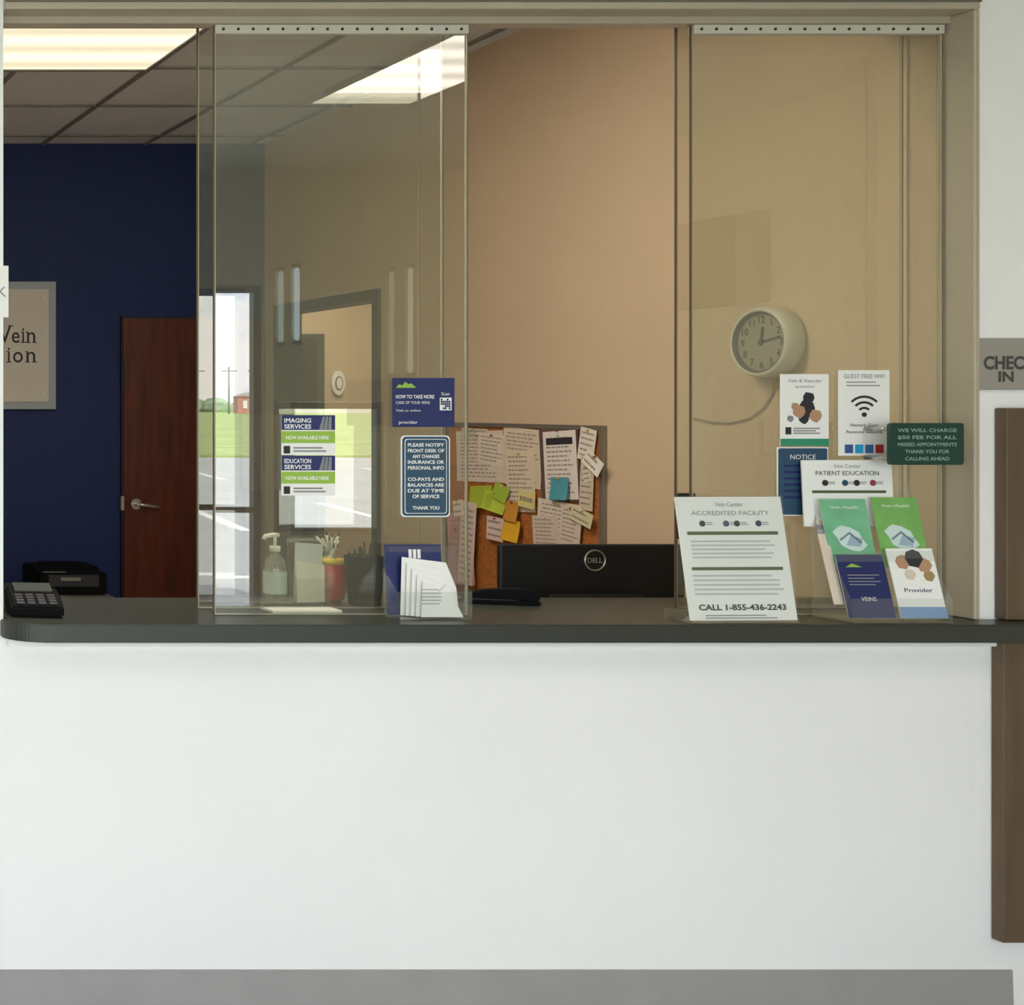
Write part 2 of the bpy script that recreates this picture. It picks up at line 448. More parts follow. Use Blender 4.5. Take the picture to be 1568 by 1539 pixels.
b.box(x0+.12, x1-.16, y-.008, y-.003, zs+.085, zs+.105, STEEL)
b.box(x0+.03, x0+.16, y+.03, y+.05, zs+.13, zt-.045, GREYP, .004)
b.box(x0+.08, x1-.06, y+.18, y+.34, zt-.003, zt+.012, BLACK2, .004)
b.finish()

# ------------------------------------------------------------ desk + monitor
b = B('office_desk')
b.box(1.2, WX-.03, .62, 1.32, .74, .775, mat('desk_laminate', '#8c7d69', .45), .005)
for x in (1.24, 2.45, WX-.08): b.box(x, x+.03, .66, 1.28, 0, .74, mat('desk_laminate2', '#6f6353', .5))
b.box(1.27, WX-.08, 1.24, 1.26, .3, .74, MC['desk_laminate2']); b.finish()
y = .85
b = B('computer_monitor'); x0, x1 = X(766, y), X(1050, y); zt = Z(834, y); zb = zt-.40; cx = (x0+x1)/2
b.box(x0, x1, y, y+.022, zb, zt, BLACK, .006)
b.box(x0+.012, x1-.012, y+.022, y+.024, zb+.02, zt-.012, mat('screen_dark', '#0a0c12', .15))
b.box(cx-.16, cx+.16, y-.025, y, zb+.06, zt-.17, BLACK, .01)
b.box(cx-.035, cx+.035, y-.055, y-.02, .79, zb+.2, BLACK2, .006)
b.prism([(cx-.13, y-.13), (cx+.13, y-.13), (cx+.11, y+.11), (cx-.11, y+.11)], .777, .79, BLACK2, 'z', bev=.004)
lx, lz = X(910, y), Z(858, y)
b.rev([(.032, -.001), (.032, .002), (.038, .002), (.038, -.001)], (lx, y-.003, lz), STEEL, 'y', 32, closed=False)
b.text('DELL', lx, lz, .017, STEEL, y-.0035, w=.052, bold=.03)
b.finish()

# ------------------------------------------------------------ cork board
b = B('cork_board')
M = Matrix.Rotation(math.radians(-90), 4, 'Z')
yr, yl = TY(930), TY(688)
W = yl-yr; zt, zb = 1.675, .84
b.M = Matrix.Translation((WX, (yl+yr)/2, 0)) @ M
b.rect(-W/2, W/2, zb, zt, -.012, CORK)
fr = .018
for a in ((-W/2, W/2, zt-fr, zt), (-W/2, W/2, zb, zb+fr), (-W/2, -W/2+fr, zb+fr, zt-fr), (W/2-fr, W/2, zb+fr, zt-fr)):
    b.box(a[0], a[1], -.022, -.002, a[2], a[3], ALU)
yc_ = (yl+yr)/2
def note(u0, v0, u1, v1, col, n=0, rot=0, head=None, k=[0]):
    k[0] += 1
    ya, yb = TY(u0), TY(u1); ym = (ya+yb)/2
    w = ya-yb; d = ym-CAMY
    z1 = EYE+(620-v0)*d/F; z0 = EYE+(620-v1)*d/F
    o = b.M
    b.M = o @ Matrix.Translation((yc_-ym, -.014-.0012*k[0], (z0+z1)/2)) @ Matrix.Rotation(math.radians(rot), 4, 'Y')
    h = z1-z0
    m = mat('note_'+col.strip('#'), col, .75, var=.03, vs=20)
    t = bmesh.new(); bmesh.ops.create_grid(t, x_segments=1, y_segments=6, size=.5)
    cu = .012 if h < .2 and n == 0 else .0
    for v in t.verts:
        q = .5-v.co.y
        v.co = Vector((v.co.x*w, -cu*q*q, v.co.y*h))
    b.add(t, m, True)
    if n: b.scribble(w*.84, h*.86, n, mat('ink_faded', '#948a82', .8), -.0006)
    if head: b.rect(-w*.4, w*.4, h*.3, h*.4, -.0008, INK)
    b.rev([(.001, 0), (.005, -.003), (.004, -.009), (.001, -.010)], (0, 0, h*.44), mat('pin_%d' % (k[0] % 3), ('#8d3a34', '#d8d4cc', '#c9a53a')[k[0] % 3], .4), 'y', 10)
    b.M = o
note(704, 660, 776, 738, '#d9cbbd', 12, -2)
note(712, 656, 752, 672, '#cdbfae', 2, 1)
note(738, 664, 780, 712, '#e0d3c4', 7, 4)
note(776, 656, 836, 745, '#d8c9b2', 13, 3)
note(782, 690, 826, 784, '#dccdb8', 12, -3)
note(835, 653, 895, 768, '#594943', 0, -4)
note(841, 660, 892, 765, '#e2d9d2', 13, -4, True)
note(895, 656, 920, 706, '#e5dcd0', 5, 10)
note(897, 700, 918, 782, '#cdbfa8', 8, 3)
note(902, 712, 914, 738, '#ddd2bd', 3, -12)
note(832, 768, 898, 834, '#dccfc2', 9, 3)
note(868, 775, 900, 836, '#d8cabb', 8, 6)
note(826, 790, 866, 838, '#d3c4b3', 7, -4)
note(730, 744, 764, 778, '#a9bd3e', 0, -5)
note(752, 754, 786, 784, '#b9cf45', 0, 8)
note(767, 742, 790, 766, '#9fb83c', 0, 18)
note(856, 731, 883, 766, '#4f9aa8', 0, -3)
note(786, 768, 806, 798, '#c98f35', 0, 4)
note(806, 752, 832, 778, '#e3d38c', 1, 6)
note(783, 796, 809, 829, '#e3b02c', 0, 4)
note(758, 792, 784, 828, '#e3cbc6', 3, 3)
note(888, 780, 922, 803, '#d3cfa6', 2, 16)
note(700, 786, 738, 895, '#c99499', 12, -5)
note(700, 806, 722, 880, '#b9858c', 7, 3)
note(718, 768, 741, 895, '#d9c6bd', 12, 5)
note(708, 766, 724, 790, '#e8ddd0', 2, -10)
note(910, 696, 940, 722, '#ece6da', 2, 34)
b.finish()

# ------------------------------------------------------------ wall clock
b = B('wall_clock'); yk = TY(1190)
b.M = Matrix.Translation((WX, yk, Z(524, yk))) @ M
CW = mat('clock_case', '#c8c5b8', .35); CF = mat('clock_face', '#8f8b79', .5)
R = .122
b.rev([(R*.9, -.002), (R, -.01), (R, -.05), (R*.97, -.066), (R*.9, -.072), (R*.86, -.066), (R*.84, -.05), (R*.001, -.05)], (0, 0, 0), CW, 'y', 48, closed=False)
b.cyl((0, -.0525, 0), R*.85, .002, CF, 'y', 48)
b.rev([(R*.85, -.052), (R*.87, -.068), (R*.83, -.066), (R*.82, -.052)], (0, 0, 0), GREYF, 'y', 48, closed=False)
for k in range(12):
    a = math.radians(90-30*(k+1))
    b.text(str(k+1), R*.64*math.cos(a), R*.64*math.sin(a), .024, INK, -.0535, bold=.03)
for k in range(60):
    a = math.radians(6*k)
    o = b.M; b.M = o @ Matrix.Rotation(a, 4, 'Y')
    b.rect(-.0008, .0008, R*.77, R*.82, -.0535, INK); b.M = o
for ang, L, wd in ((8, .052, .009), (78, .078, .006)):
    o = b.M; b.M = o @ Matrix.Rotation(math.radians(ang), 4, 'Y')
    b.box(-wd/2, wd/2, -.057, -.055, -.014, L, INK); b.M = o
b.cyl((0, -.06, 0), .008, .006, INK, 'y')
b.M = Matrix()
cord = []
for u, v in ((1192, 560), (1190, 585), (1184, 605), (1172, 625), (1150, 641), (1120, 648), (1090, 646), (1062, 640)):
    yy_ = TY(u); cord.append((WX-.006, yy_, Z(v, yy_)))
b.tube(cord, .003, mat('clock_cord', '#9a8a72', .5), 6)
b.finish()

# ------------------------------------------------------------ signs on glass
def sign_at(name, u0, v0, u1, v1, y, t=.002):
    b = B(name); x0, x1 = X(u0, y), X(u1, y); z0, z1 = Z(v1, y), Z(v0, y)
    b.M = Matrix.Translation(((x0+x1)/2, y, (z0+z1)/2)); return b, x1-x0, z1-z0
YG = .181
for v0, v1 in ((636, 697), (698, 759)):
    b, w, h = sign_at('services_flyer', 431, v0, 513, v1, YG)
    b.box(-w/2, w/2, 0, .002, -h/2, h/2, PAPER)
    b.rect(-w/2, w/2, h*.13, h/2, -.0006, NAVY); b.rect(-w/2, w/2, -h*.2, h*.1, -.0006, LIME)
    b.text('IMAGING' if v0 < 650 else 'EDUCATION', -w*.45, h*.37, h*.11, PAPER, -.0012, w=w*.5, align='L', bold=.02)
    b.text('SERVICES', -w*.45, h*.22, h*.11, PAPER, -.0012, w=w*.5, align='L', bold=.02)
    b.text('NOW AVAILABLE HERE', -w*.02, -h*.06, h*.09, PAPER, -.0012, w=w*.8, bold=.02)
    for k in range(3): b.prism([(w*(.2+.08*k), h*.14), (w*(.27+.08*k), h*.14), (w*(.31+.06*k), h*.47), (w*(.27+.06*k), h*.47)], -.0015, -.001, INKG, 'y')
    b.rect(-w*.46, -w*.34, -h*.46, -h*.27, -.0006, INK); b.lines(w*.08, -h*.36, w*.72, h*.16, 2, INKG, -.0006, .5)
    b.finish()
b, w, h = sign_at('information_flyer', 601, 579, 696, 654, YG)
b.box(-w/2, w/2, 0, .002, -h/2, h/2, NAVY)
b.prism([(-w*.45, h*.3), (-w*.4, h*.37), (-w*.34, h*.35), (-w*.3, h*.42), (-w*.24, h*.37), (-w*.2, h*.39), (-w*.12, h*.3)], -.0012, -.0006, LIME, 'y')
b.text('HOW TO TAKE MORE', -w*.45, h*.12, h*.075, PAPER, -.0012, w=w*.62, align='L', bold=.02)
b.text('CARE OF YOUR VEINS', -w*.45, h*.0, h*.06, PAPER, -.0012, w=w*.55, align='L')
b.text('Visit us online', -w*.45, -h*.16, h*.05, PAPER, -.0012, w=w*.4, align='L')
b.text('provider', -w*.4, -h*.4, h*.07, PAPER, -.0012, w=w*.3, align='L')
b.rect(w*.26, w*.45, -h*.16, h*.1, -.0008, PAPER); b.text('Scan', w*.35, h*.18, h*.07, PAPER, -.0012)
for i in range(5):
    for j in range(5):
        if random.random() > .45: b.rect(w*(.275+.032*i), w*(.303+.032*i), h*(-.14+.045*j), h*(-.1+.045*j), -.0012, NAVY)
b.finish()
b, w, h = sign_at('notice_sign', 614, 667, 689, 792, YG)
b.plate(0, 0, w, h, 0, .003, .012, PAPER); b.plate(0, 0, w*.95, h*.97, -.001, 0, .011, TEAL)
b.plate(0, 0, w*.86, h*.915, -.0014, -.0008, .008, PAPER); b.plate(0, 0, w*.83, h*.9, -.002, -.0012, .008, TEAL)
tx = ['PLEASE NOTIFY', 'FRONT DESK OF', 'ANY CHANGES', 'INSURANCE OR', 'PERSONAL INFO', '', 'CO-PAYS AND', 'BALANCES ARE', 'DUE AT TIME', 'OF SERVICE', '', 'THANK YOU']
for k, s_ in enumerate(tx):
    if s_: b.text(s_, 0, h*(.385-.07*k), h*.042, PAPER, -.0025, w=w*(.74 if k not in (9, 11, 2) else .55), bold=.025)
b.finish()
b, w, h = sign_at('patient_flyer', 1195, 573, 1269, 683, YG)
b.box(-w/2, w/2, 0, .002, -h/2, h/2, PAPER)
b.rect(-w/2, w/2, -h/2, -h*.4, -.0006, mat('teal_green', '#2f8f6c', .5))
b.text('Vein & Vascular', 0, h*.41, h*.05, INKG, -.001, w=w*.7); b.text('specialists', 0, h*.33, h*.035, INKG, -.001, w=w*.4)
SK = mat('photo_skin', '#b98e6f', .6)
for (cx, cz, rr, m_) in ((.08, .17, .09, INK), (.04, .02, .13, INK), (-.12, -.02, .1, SK), (-.2, .05, .06, SK), (.22, -.08, .1, SK), (.18, -.05, .05, mat('photo_green', '#6a7a3a', .6)), (-.02, -.12, .08, INK), (-.3, -.12, .05, INKG)):
    b.prism([(w*cx+w*rr*1.3*math.cos(a*.7), h*cz+h*rr*math.sin(a*.7)*(1 if a % 2 else .8)) for a in range(9)], -.0016-.0003*abs(cx), -.0006, m_, 'y')
b.rect(-w*.4, -w*.28, -h*.34, -h*.24, -.001, INK); b.lines(w*.06, -h*.29, w*.6, h*.1, 3, INKG, -.001, .5)
b.finish()
b, w, h = sign_at('wifi_flyer', 1284, 567, 1362, 698, YG)
b.box(-w/2, w/2, 0, .002, -h/2, h/2, PAPER)
b.text('GUEST FREE WIFI', 0, h*.43, h*.05, INKG, -.001, w=w*.8); b.lines(0, h*.34, w*.7, h*.08, 2, INKG, -.001, .3)
for rr in (.1, .2, .3):
    R0 = w*rr*1.1; t_ = w*.045; n = 12
    for k in range(n):
        a0 = math.radians(45+90*k/n); a1 = math.radians(45+90*(k+1)/n); zc = -h*.02
        b.face([(R0*math.cos(a0), -.001, zc+R0*math.sin(a0)), ((R0+t_)*math.cos(a0), -.001, zc+(R0+t_)*math.sin(a0)), ((R0+t_)*math.cos(a1), -.001, zc+(R0+t_)*math.sin(a1)), (R0*math.cos(a1), -.001, zc+R0*math.sin(a1))], INK)
b.cyl((0, -.002, -h*.02), w*.045, .002, INK, 'y', 16)
b.text('Network: Guest', 0, -h*.14, h*.035, INK, -.001); b.text('Password: welcome', 0, -h*.22, h*.035, INK, -.001, w=w*.7)
cols = ['#3b5998', '#2aa9e0', '#3f76b5', '#c13b34']
for k, c in enumerate(cols):
    xx = -w*.38+k*w*.2; b.rect(xx, xx+w*.16, -h*.47, -h*.37, -.001, mat('icon'+str(k), c, .5))
b.finish()
b, w, h = sign_at('office_notice', 1190, 685, 1268, 790, YG)
b.box(-w/2, w/2, 0, .002, -h/2, h/2, PAPER); b.plate(0, 0, w*.96, h*.97, -.001, 0, .006, TEAL)
b.text('NOTICE', 0, h*.36, h*.07, PAPER, -.0015, w=w*.5); b.lines(0, 0, w*.75, h*.55, 6, NAVY, -.0015, .4)
b.finish()
b, w, h = sign_at('insurance_sign', 1363, 648, 1476, 712, .085)
b.plate(0, 0, w, h, 0, .010, .008, DGREEN)
for sx in (-.42, .30):
    for sz in (-.35, .35): b.cyl((w*sx, .010, h*sz), .006, .085, STEEL, 'y', 12)
for k, s_ in enumerate(['WE WILL CHARGE', '$50 FEE FOR ALL', 'MISSED APPOINTMENTS', 'THANK YOU FOR', 'CALLING AHEAD']):
    b.text(s_, w*.0, h*(.33-.17*k), h*.085, mat('sign_text_mint', '#8fae9e', .5), -.0008, w=w*(.8 if k < 3 else .6), bold=.02)
b.finish()
b = B('check_in_sign'); y = .108; z0, z1 = Z(597, y), Z(518, y); xs = OR_+.002; w = X(1592, y)-xs; h = z1-z0
b.M = Matrix.Translation((xs+w/2, y, (z0+z1)/2))
b.box(-w/2, w/2, 0, .011, -h/2, h/2, mat('sign_grey', '#a19c93', .5, metal=.1), .002)
dk = mat('sign_letter', '#4b4845', .5)
b.text('CHECK', -.0, h*.03, h*.25, dk, -.001, w=w*.86, bold=.035); b.text('IN', -w*.06, -h*.24, h*.2, dk, -.001, w=w*.25, bold=.03)
b.finish()
b, w, h = sign_at('paper_notice', -75, 407, 13, 486, .112)
b.box(-w/2, w/2, 0, .004, -h/2, h/2, PAPER); b.text('BACK', w*.46, 0, h*.2, INKG, -.001, align='R'); b.lines(0, h*.3, w*.8, h*.2, 2, INKG, -.001, .3)
b.finish()
b = B('wood_wall_panel'); y = .085
b.box(X(1541, y), X(1541, y)+.9, y, .119, ZC+.002, Z(625, y), PANELW, .004)
b.box(X(1536, y), X(1536, y)+.9, y, .119, Z(1445, y), 1.084, PANELW, .004)
b.finish()

# ------------------------------------------------------------ counter objects
b = B('payment_terminal'); y = .17
b.M = at(X(52, y+.05), y+.05, ZC+.001, -8)
b.prism([(-.08, 0), (-.085, .03), (-.03, .052), (.06, .068), (.1, .06), (.105, 0)], -.075, .075, BLACK2, 'x', bev=.006)
b.M = b.M @ Matrix.Translation((0, -.085, .032)) @ Matrix.Rotation(math.radians(14), 4, 'X')
KEY = mat('terminal_key', '#2e2f33', .6)
for i in range(4):
    for j in range(4):
        b.box(-.058+i*.031, -.058+i*.031+.022, .012+j*.02, .012+j*.02+.012, .001, .006, KEY, .001)
b.box(-.055, .055, .1, .165, .004, .009, mat('terminal_lcd', '#39403d', .3)); b.finish()
b = B('stapler'); b.M = at(X(764, .40), .40, ZC+.001, -14)
b.prism([(-.11, 0), (.11, 0), (.11, .012), (-.11, .012)], -.022, .022, BLACK2, 'y', bev=.003)
b.prism([(-.115, .022), (-.11, .03), (-.02, .046), (.07, .05), (.1, .044), (.11, .02), (.1, .012), (.05, .014), (-.1, .018)], -.02, .02, BLACK2, 'y', bev=.004)
b.box(-.1, .05, -.014, .014, .012, .02, BLACK); b.finish()
b = B('hand_sanitizer_bottle'); y = .42; cx = X(421, y); r = .034
CLR = glassmat('sanitizer_bottle_plastic', .10, (.9, .92, .92, 1), .16, (.8, .82, .84, 1))
b.rev([(r*.9, 0), (r, .006), (r, .11), (r*.8, .135), (.014, .15), (.014, .162)], (cx, y, ZC+.001), CLR)
b.rev([(r+.0008, .03), (r+.0008, .1)], (cx, y, ZC+.001), mat('label_blue', '#c4d2dc', .4), closed=False)
b.cyl((cx, y, ZC+.163), .016, .016, PAPER); b.cyl((cx, y, ZC+.178), .005, .03, PAPER)
b.tube([(cx+.012, y, ZC+.212), (cx-.005, y, ZC+.214), (cx-.03, y, ZC+.21), (cx-.036, y, ZC+.2)], .007, PAPER); b.finish()
def acr_holder(name, cx, y, w, h, d, fills, lean=12, rz=0):
    b = B(name); b.M = at(cx, y, ZC+.001, rz)
    t = .003; tl = math.tan(math.radians(lean))
    b.box(-w/2, w/2, -d/2, d/2, 0, t, ACR)
    b.face([(-w/2, -d/2, t), (w/2, -d/2, t), (w/2, -d/2, h*.4), (-w/2, -d/2, h*.4)], ACR)
    for s_ in (-1, 1):
        b.face([(s_*w/2, -d/2, t), (s_*w/2, d/2, t), (s_*w/2, d/2+h*tl*.4, h*.7), (s_*w/2, -d/2, h*.4)], ACR)
    b.face([(-w/2, d/2, t), (w/2, d/2, t), (w/2, d/2+h*tl*.4, h), (-w/2, d/2+h*tl*.4, h)], ACR)
    fills(b, w, h, d); return b
def f1(b, w, h, d):
    b.prism([(-w*.42, .006), (w*.4, .006), (w*.44, h*.9), (-w*.36, h*.93)], d/2-.012, d/2-.006, mat('pale_blue_card', '#dbe3ec', .5), 'y')
    b.prism([(-w*.4, .006), (w*.42, .006), (w*.4, h*.6), (-w*.42, h*.66)], -.004, .004, PAPER, 'y')
acr_holder('card_holder', X(475, .39), .39, .105, .205, .05, f1).finish()
b = B('note_pad'); b.M = at(X(462, .25), .25, ZC+.001, 1)
b.box(-.105, .105, -.034, .044, 0, .008, PAPER, .001); b.box(-.105, .105, .03, .044, .008, .0095, GREYP); b.finish()
def pens(b, cx, cy, z, n, rr, zmin, zmax, cols):
    for k in range(n):
        a = random.random()*6.28; q = rr*(.3+.6*random.random()); L = random.uniform(zmin, zmax)
        bx, by = cx-q*.5*math.cos(a), cy-q*.5*math.sin(a); tx_, ty = cx+q*1.25*math.cos(a), cy+q*1.0*math.sin(a)
        m_ = random.choice(cols)
        b.tube([(bx, by, z+.012), (tx_, ty, z+L)], .004, m_)
        b.tube([(tx_, ty, z+L), (tx_+(tx_-bx)*.06, ty+(ty-by)*.06, z+L+.012)], .0022, BLACK)
b = B('pen_mug'); y = .46; cx = X(506, y); RED = mat('red_glaze', '#c4161c', .25); YEL = mat('yellow_glaze', '#e5c51f', .3)
r = .043
b.rev([(r*.7, 0), (r*.95, .012), (r*1.05, .05), (r, .095), (r*.93, .118)], (cx, y, ZC+.001), RED)
b.rev([(r*.9, .118), (r*1.0, .121), (r*1.0, .133), (r*.92, .135)], (cx, y, ZC+.001), YEL)
b.tube([(cx+r, y, ZC+.1), (cx+r+.022, y, ZC+.095), (cx+r+.03, y, ZC+.065), (cx+r+.02, y, ZC+.035), (cx+r, y, ZC+.03)], .006, RED)
pens(b, cx, y, ZC+.12, 16, r*.9, .04, .09, [PAPER, GREYP, mat('pen_grey', '#b9bcc0', .4)]); b.finish()
b = B('pen_cup'); y = .385; cx = X(558, y); r0, r1, hh = .043, .055, .15
b.cyl((cx, y, ZC+.001), r0, .004, BLACK)
for z in (.003, .012, .02, .03, .04, .05, .06, .07, .08, .09, .10, .11, .12, .13, .14, .148):
    rr = r0+(r1-r0)*z/hh; b.rev([(rr, z), (rr+.0028, z+.001), (rr, z+.0042), (rr-.002, z+.001), (rr, z)], (cx, y, ZC), BLACK2, closed=False)
for k in range(64):
    a = 2*math.pi*k/64
    b.tube([(cx+r0*math.cos(a), y+r0*math.sin(a), ZC+.003), (cx+r1*math.cos(a), y+r1*math.sin(a), ZC+hh)], .0022, BLACK2, 4)
pens(b, cx, y, ZC, 14, r0*.9, .14, .185, [BLACK, BLACK2, GREYP, BLACK, BLACK2]); b.finish()
def f2(b, w, h, d):
    o = b.M
    b.M = o @ Matrix.Translation((0, d/2-.008, .006)) @ Matrix.Rotation(math.radians(-5), 4, 'X')
    b.box(-w*.47, w*.3, 0, .004, 0, h*1.0, NAVY)
    for k in range(3): b.rect(-w*.15+k*w*.06, -w*.15+k*w*.06+w*.045, h*.8, h*.93, -.001, PAPER)
    b.M = o
    for k in range(5):
        a = .012*k; s_ = .01*k
        b.prism([(-w*.32+s_, .006), (w*.48-a*.2, .006), (w*.44-a, h*.42+a*.3), (w*.3-s_, h*.78-.02*k), (-w*.3+s_, h*.86-.016*k)], d/2-.016-.009*k, d/2-.014-.009*k, PAPER, 'y')
    b.lines(-w*.02, h*.62-.06, w*.3, h*.25, 5, INKG, -d/2+.004, .18)
acr_holder('brochure_holder', X(655, .125), .125, .215, .205, .07, f2, lean=6).finish()

b = B('tabletop_sign'); y = .045; b.M = at(X(1136, y), y, ZC+.0015, 2)
w = .32
b.box(-w/2, w/2, -.01, .085, 0, .004, ACR)
o = b.M; b.M = o @ Matrix.Translation((0, -.008, .004)) @ Matrix.Rotation(math.radians(-9), 4, 'X')
h = .36
b.rect(-w/2, w/2, 0, h, -.003, ACR); b.box(-w/2+.003, w/2-.003, 0, .003, .004, h-.004, PAPER)
yy = -.0012
b.text('Vein Center', 0, h*.93, h*.035, INKG, yy, w=w*.26); b.text('ACCREDITED FACILITY', 0, h*.86, h*.035, INKG, yy, w=w*.72)
for xx, c in ((-.27, INK), (-.05, TEAL), (.05, INK), (.25, NAVY)):
    b.cyl((w*xx, yy-.001, h*.775), h*.024, .001, c, 'y', 16); b.lines(w*xx+w*.07, h*.775, w*.07, h*.03, 2, INKG, yy, .4)
b.rect(-w*.42, w*.42, h*.685, h*.712, yy, mat('olive_bar', '#55603a', .6)); b.lines(0, h*.57, w*.8, h*.16, 5, mat('ink_light', '#c4c6c8', .7), yy, .4)
b.rect(-w*.42, w*.42, h*.405, h*.43, yy, MC['olive_bar']); b.lines(0, h*.29, w*.84, h*.18, 5, MC['ink_light'], yy, .4)
b.text('CALL 1-855-436-2243', 0, h*.115, h*.045, INK, yy, w=w*.8, bold=.03); b.lines(0, h*.04, w*.7, h*.04, 2, INKG, yy, .4)
b.M = o
b.rect(-w/2, w/2, .004, .03, .082, ACR); b.finish()

b = B('tiered_brochure_stand'); SX0, SW = 3.352, .285
b.M = at(SX0+SW/2, .09, ZC+.0015)
b.box(-SW/2, SW/2, -.055, .075, 0, .004, ACR)
for s_ in (-1, 1):
    b.face([(s_*SW/2, -.055, .004), (s_*SW/2, .07, .004), (s_*SW/2, .085, .4), (s_*SW/2, .03, .22), (s_*SW/2, -.055, .06)], ACR)
def tier(yb, zb, lean): 
    return b.M @ Matrix.Translation((0, yb, zb)) @ Matrix.Rotation(math.radians(-lean), 4, 'X')
o = b.M
b.M = tier(.055, .004, 3); b.rect(-SW/2, SW/2, 0, .44, .004, ACR)
b.M = b.M @ Matrix.Translation((-.03, 0, 0))
b.box(-SW*.5, -SW*.5+SW*.93, -.002, .002, .26, .455, PAPER)
wc = SW*.93; cxm = -SW*.5+wc/2
b.text('Vein Center', cxm, .438, .012, INKG, -.003, w=wc*.3); b.text('PATIENT EDUCATION', cxm, .417, .013, INK, -.003, w=wc*.7)
for xx, c in ((-.25, INK), (-.03, TEAL), (.1, INK), (.28, mat('ink_red', '#9a3a4a', .6))): b.cyl((cxm+wc*xx, -.0035, .388), .009, .001, c, 'y', 14); b.lines(cxm+wc*xx+.02, .388, .02, .01, 2, INKG, -.003)
b.rect(cxm-wc*.4, cxm+wc*.42, .358, .366, -.003, MC['olive_bar'])
b.M = o
def brochure(x, w_, zb, h_, base, yb, lean, kind):
    b.M = tier(yb, zb, lean)
    for k in range(3): b.box(x-w_/2+.002*k, x+w_/2, .003*k, .003*k+.0015, 0, h_-.003*k, base if k == 0 else PAPER)
    if kind == 'g':
        b.text('Vein Health', x, h_*.88, .009, PAPER, -.001, w=w_*.6)
        pts = [(x+w_*.36*math.cos(a*.5236+.4)*(1 if a % 2 else .8), h_*.42+h_*.19*math.sin(a*.5236)) for a in range(12)]
        b.prism(pts, -.0015, -.0005, mat('brochure_pale', '#cfe3de', .5), 'y')
        b.tube([(x-w_*.22, -.002, h_*.4), (x, -.002, h_*.5), (x+w_*.22, -.002, h_*.36)], .003, mat('brochure_dark', '#7c8c90', .5), 6)
        b.prism([(x-w_*.1, h_*.32), (x+w_*.2, h_*.3), (x+w_*.28, h_*.42), (x+w_*.02, h_*.46)], -.0022, -.0016, mat('brochure_blue', '#9fb7c4', .5), 'y')
    if kind == 'n':
        b.prism([(x-w_*.35, h_*.8), (x-w_*.2, h_*.86), (x, h_*.8)], -.0015, -.0005, LIME, 'y')
        b.lines(x, h_*.6, w_*.7, h_*.2, 4, INKG, -.001, .3); b.text('VEINS', x, h_*.3, .012, PAPER, -.001)
    if kind == 'p':
        for (dx, dz, rr, m_) in ((-.2, .8, .16, MC['photo_skin']), (.05, .85, .2, INK), (.25, .75, .16, MC['photo_skin']), (.3, .6, .12, mat('photo_tan', '#a58a5a', .6)), (-.1, .62, .12, PAPERW)):
            b.prism([(x+w_*dx+w_*rr*math.cos(a), h_*dz+w_*rr*math.sin(a)) for a in (0, .8, 1.5, 2.3, 3.1, 4, 5)], -.0018-.0004*dz, -.0005, m_, 'y')
        b.text('Provider', x, h_*.4, .012, NAVY, -.001, w=w_*.6); b.rect(x-w_*.5, x+w_*.5, 0, h_*.16, -.001, mat('sky_print', '#7f9fcc', .5))
    b.M = o
hw = SW/2*.94
brochure(-SW*.26, hw, .15, .20, GREEN2, .012, 12, 'g')
brochure(SW*.27, hw, .15, .205, GREEN, .012, 12, 'g')
brochure(-SW*.25, hw, .012, .182, NAVY, -.04, 14, 'n')
brochure(SW*.27, hw, .012, .20, PAPER, -.04, 14, 'p')
b.M = o @ at(-SW*.5-.012, -.01, .05, 0, -15)
for k in range(5): b.box(-.008+.005*k, .02+.006*k, .004*k-.008, .002+.004*k-.008, -.004+.006*k, .2+.014*k, (PAPERW, mat('leaflet_grey', '#9aa0a6', .6), INKG, PAPERW, PAPER)[k])
b.M = o
for yb, z in ((-.052, .07), (.0, .2)):
    b.rect(-SW/2, SW/2, z-.06, z, yb-.001, ACR)
b.finish()

# ------------------------------------------------------------ outside
G = mat('parking_lot_concrete', '#aeb0b0', .9, var=.1, vs=.6)
b = B('parking_lot'); b.box(-30, 60, -40, BACK-.16, -.2, -.06, G); b.finish()
b = B('parking_stripes')
for k in range(26):
    x = -12+k*2.6; b.M = at(x, -17, -.059, 12); b.box(-.08, .08, -2.6, 2.6, 0, .004, PAPER)
    b.M = at(x, -30, -.059, 12); b.box(-.09, .09, -2.8, 2.8, 0, .004, PAPER)
b.M = at(15, -9.5, -.059); b.box(-25, 40, -.1, .1, 0, .004, PAPER); b.finish()
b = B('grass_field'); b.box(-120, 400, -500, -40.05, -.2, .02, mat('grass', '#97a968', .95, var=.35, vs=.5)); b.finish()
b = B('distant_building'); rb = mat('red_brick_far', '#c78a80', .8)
b.box(112.5, 117.2, -253, -251, .03, 3.4, rb); b.box(113.5, 114.3, -250.99, -250.8, 1, 2.6, PAPER); b.prism([(112, 3.4), (117.7, 3.4), (115, 4.2)], -253.2, -250.7, mat('roof_far', '#b5a8a3', .8), 'y')
b.box(119, 150, -256, -252, .03, 2.8, mat('wall_far', '#c9c4bc', .8)); b.finish()
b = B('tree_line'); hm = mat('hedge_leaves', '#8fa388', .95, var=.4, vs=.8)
for k in range(110):
    x = 30+k*2.4+random.random()*2; y = -300-random.random()*8; r = 2+random.random()*2.0
    t = bmesh.new(); bmesh.ops.create_icosphere(t, subdivisions=2, radius=r)
    for v in t.verts: v.co = v.co*(1+.18*(random.random()-.5)); v.co.z = max(.03, v.co.z*.8+.8); v.co += Vector((x, y, 0))
    b.add(t, hm)
b.finish()
b = B('utility_pole'); pm = mat('pole_grey', '#8d9196', .7)
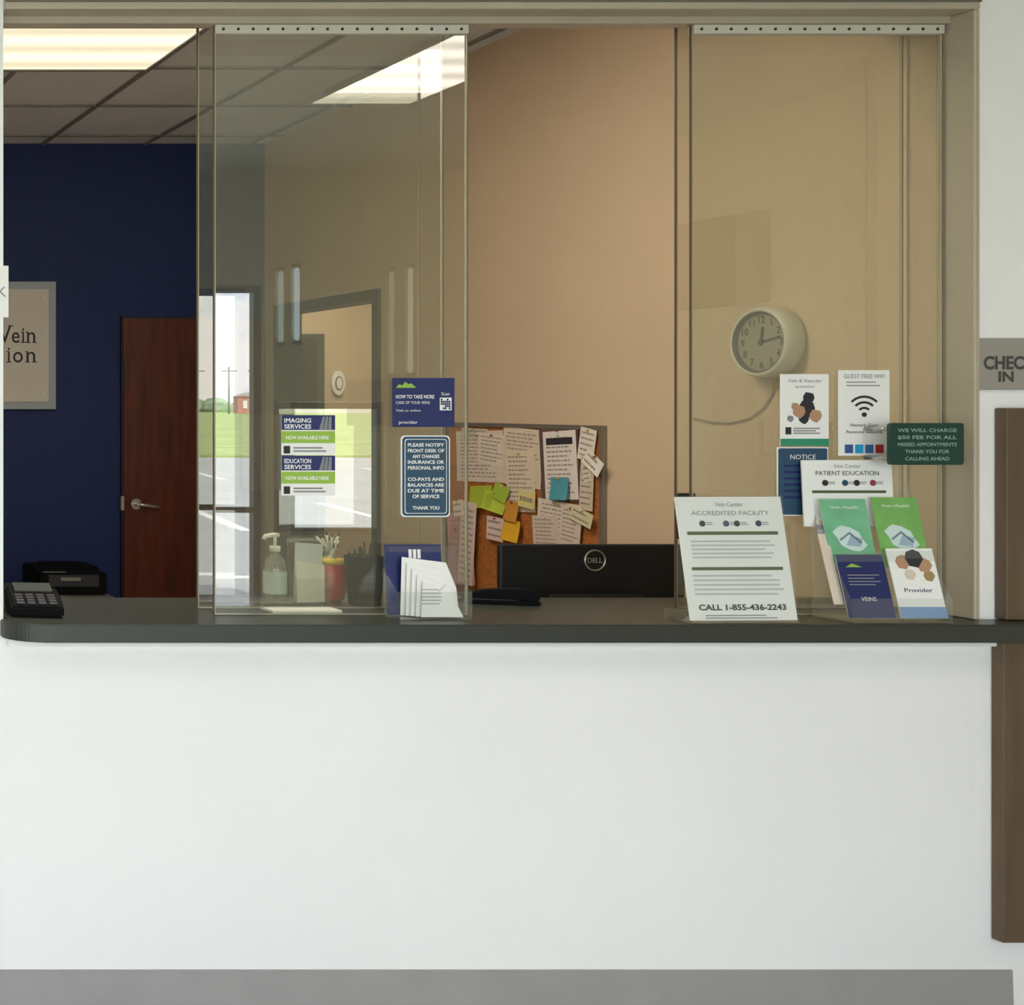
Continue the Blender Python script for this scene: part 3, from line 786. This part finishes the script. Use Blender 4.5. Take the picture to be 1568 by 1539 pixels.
for x in (88, 100, 106, 111):
    b.tube([(x, -240, .03), (x, -240, 9)], .18, pm, 6); b.tube([(x-1.4, -240, 8.2), (x+1.4, -240, 8.2)], .1, pm, 6)
b.finish()

# ------------------------------------------------------------ world + lamps
w = bpy.data.worlds.new('sky'); sc.world = w; w.use_nodes = True; nt = w.node_tree
bg = nt.nodes['Background']; tc = nt.nodes.new('ShaderNodeTexCoord')
mp = nt.nodes.new('ShaderNodeMapping'); mp.inputs['Scale'].default_value = (1, 1, 2.2); nt.links.new(tc.outputs['Generated'], mp.inputs['Vector'])
n = nt.nodes.new('ShaderNodeTexNoise'); n.inputs['Scale'].default_value = 6; n.inputs['Detail'].default_value = 9; n.inputs['Roughness'].default_value = .62
nt.links.new(mp.outputs[0], n.inputs['Vector'])
r = nt.nodes.new('ShaderNodeValToRGB'); r.color_ramp.elements[0].position = .42; r.color_ramp.elements[1].position = .55
r.color_ramp.elements[0].color = (.48, .67, .85, 1); r.color_ramp.elements[1].color = (1, .985, .95, 1)
nt.links.new(n.outputs['Fac'], r.inputs['Fac']); nt.links.new(r.outputs['Color'], bg.inputs['Color']); bg.inputs['Strength'].default_value = 6.2
sd = bpy.data.lights.new('sun', 'SUN'); sd.energy = 14; sd.angle = .01; sd.color = (1, .95, .86)
so = bpy.data.objects.new('sun', sd); sc.collection.objects.link(so); so.rotation_euler = (math.radians(-42), math.radians(12), 0)
for i, h_ in enumerate(bigw):
    ld = bpy.data.lights.new('window_portal', 'AREA'); ld.shape = 'RECTANGLE'; ld.size = (h_[1]-h_[0])*K; ld.size_y = (h_[3]-h_[2])*K
    try: ld.cycles.is_portal = True
    except Exception: pass
    lo = bpy.data.objects.new('window_portal', ld); sc.collection.objects.link(lo)
    lo.location = Vector(((h_[0]+h_[1])/2, BACK-.12, (h_[2]+h_[3])/2))*K; lo.rotation_euler = (math.radians(90), 0, 0)
def lamp(nm, x, y, z, sx, sy, e, c):
    ld = bpy.data.lights.new(nm, 'AREA'); ld.shape = 'RECTANGLE'; ld.size = sx*K; ld.size_y = sy*K; ld.energy = e; ld.color = c
    lo = bpy.data.objects.new(nm, ld); sc.collection.objects.link(lo); lo.location = Vector((x, y, z))*K; return lo
lamp('hallway_fill', 4.9, 5.4, 2.93, .6, 1.0, 20, (1, .94, .82))  # unseen area lamp, added so the hallway is not dark

# ------------------------------------------------------------ camera
cd = bpy.data.cameras.new('camera'); cd.sensor_fit = 'HORIZONTAL'; cd.sensor_width = 36; cd.lens = 36*F/1568
cd.shift_x = (784+500)/1568; cd.shift_y = -(769.7-620)/1568; cd.clip_end = 1000; cd.clip_start = .05
co = bpy.data.objects.new('camera', cd); sc.collection.objects.link(co)
co.location = Vector((0, CAMY, EYE))*K; co.rotation_euler = (math.radians(90), 0, 0)
sc.camera = co
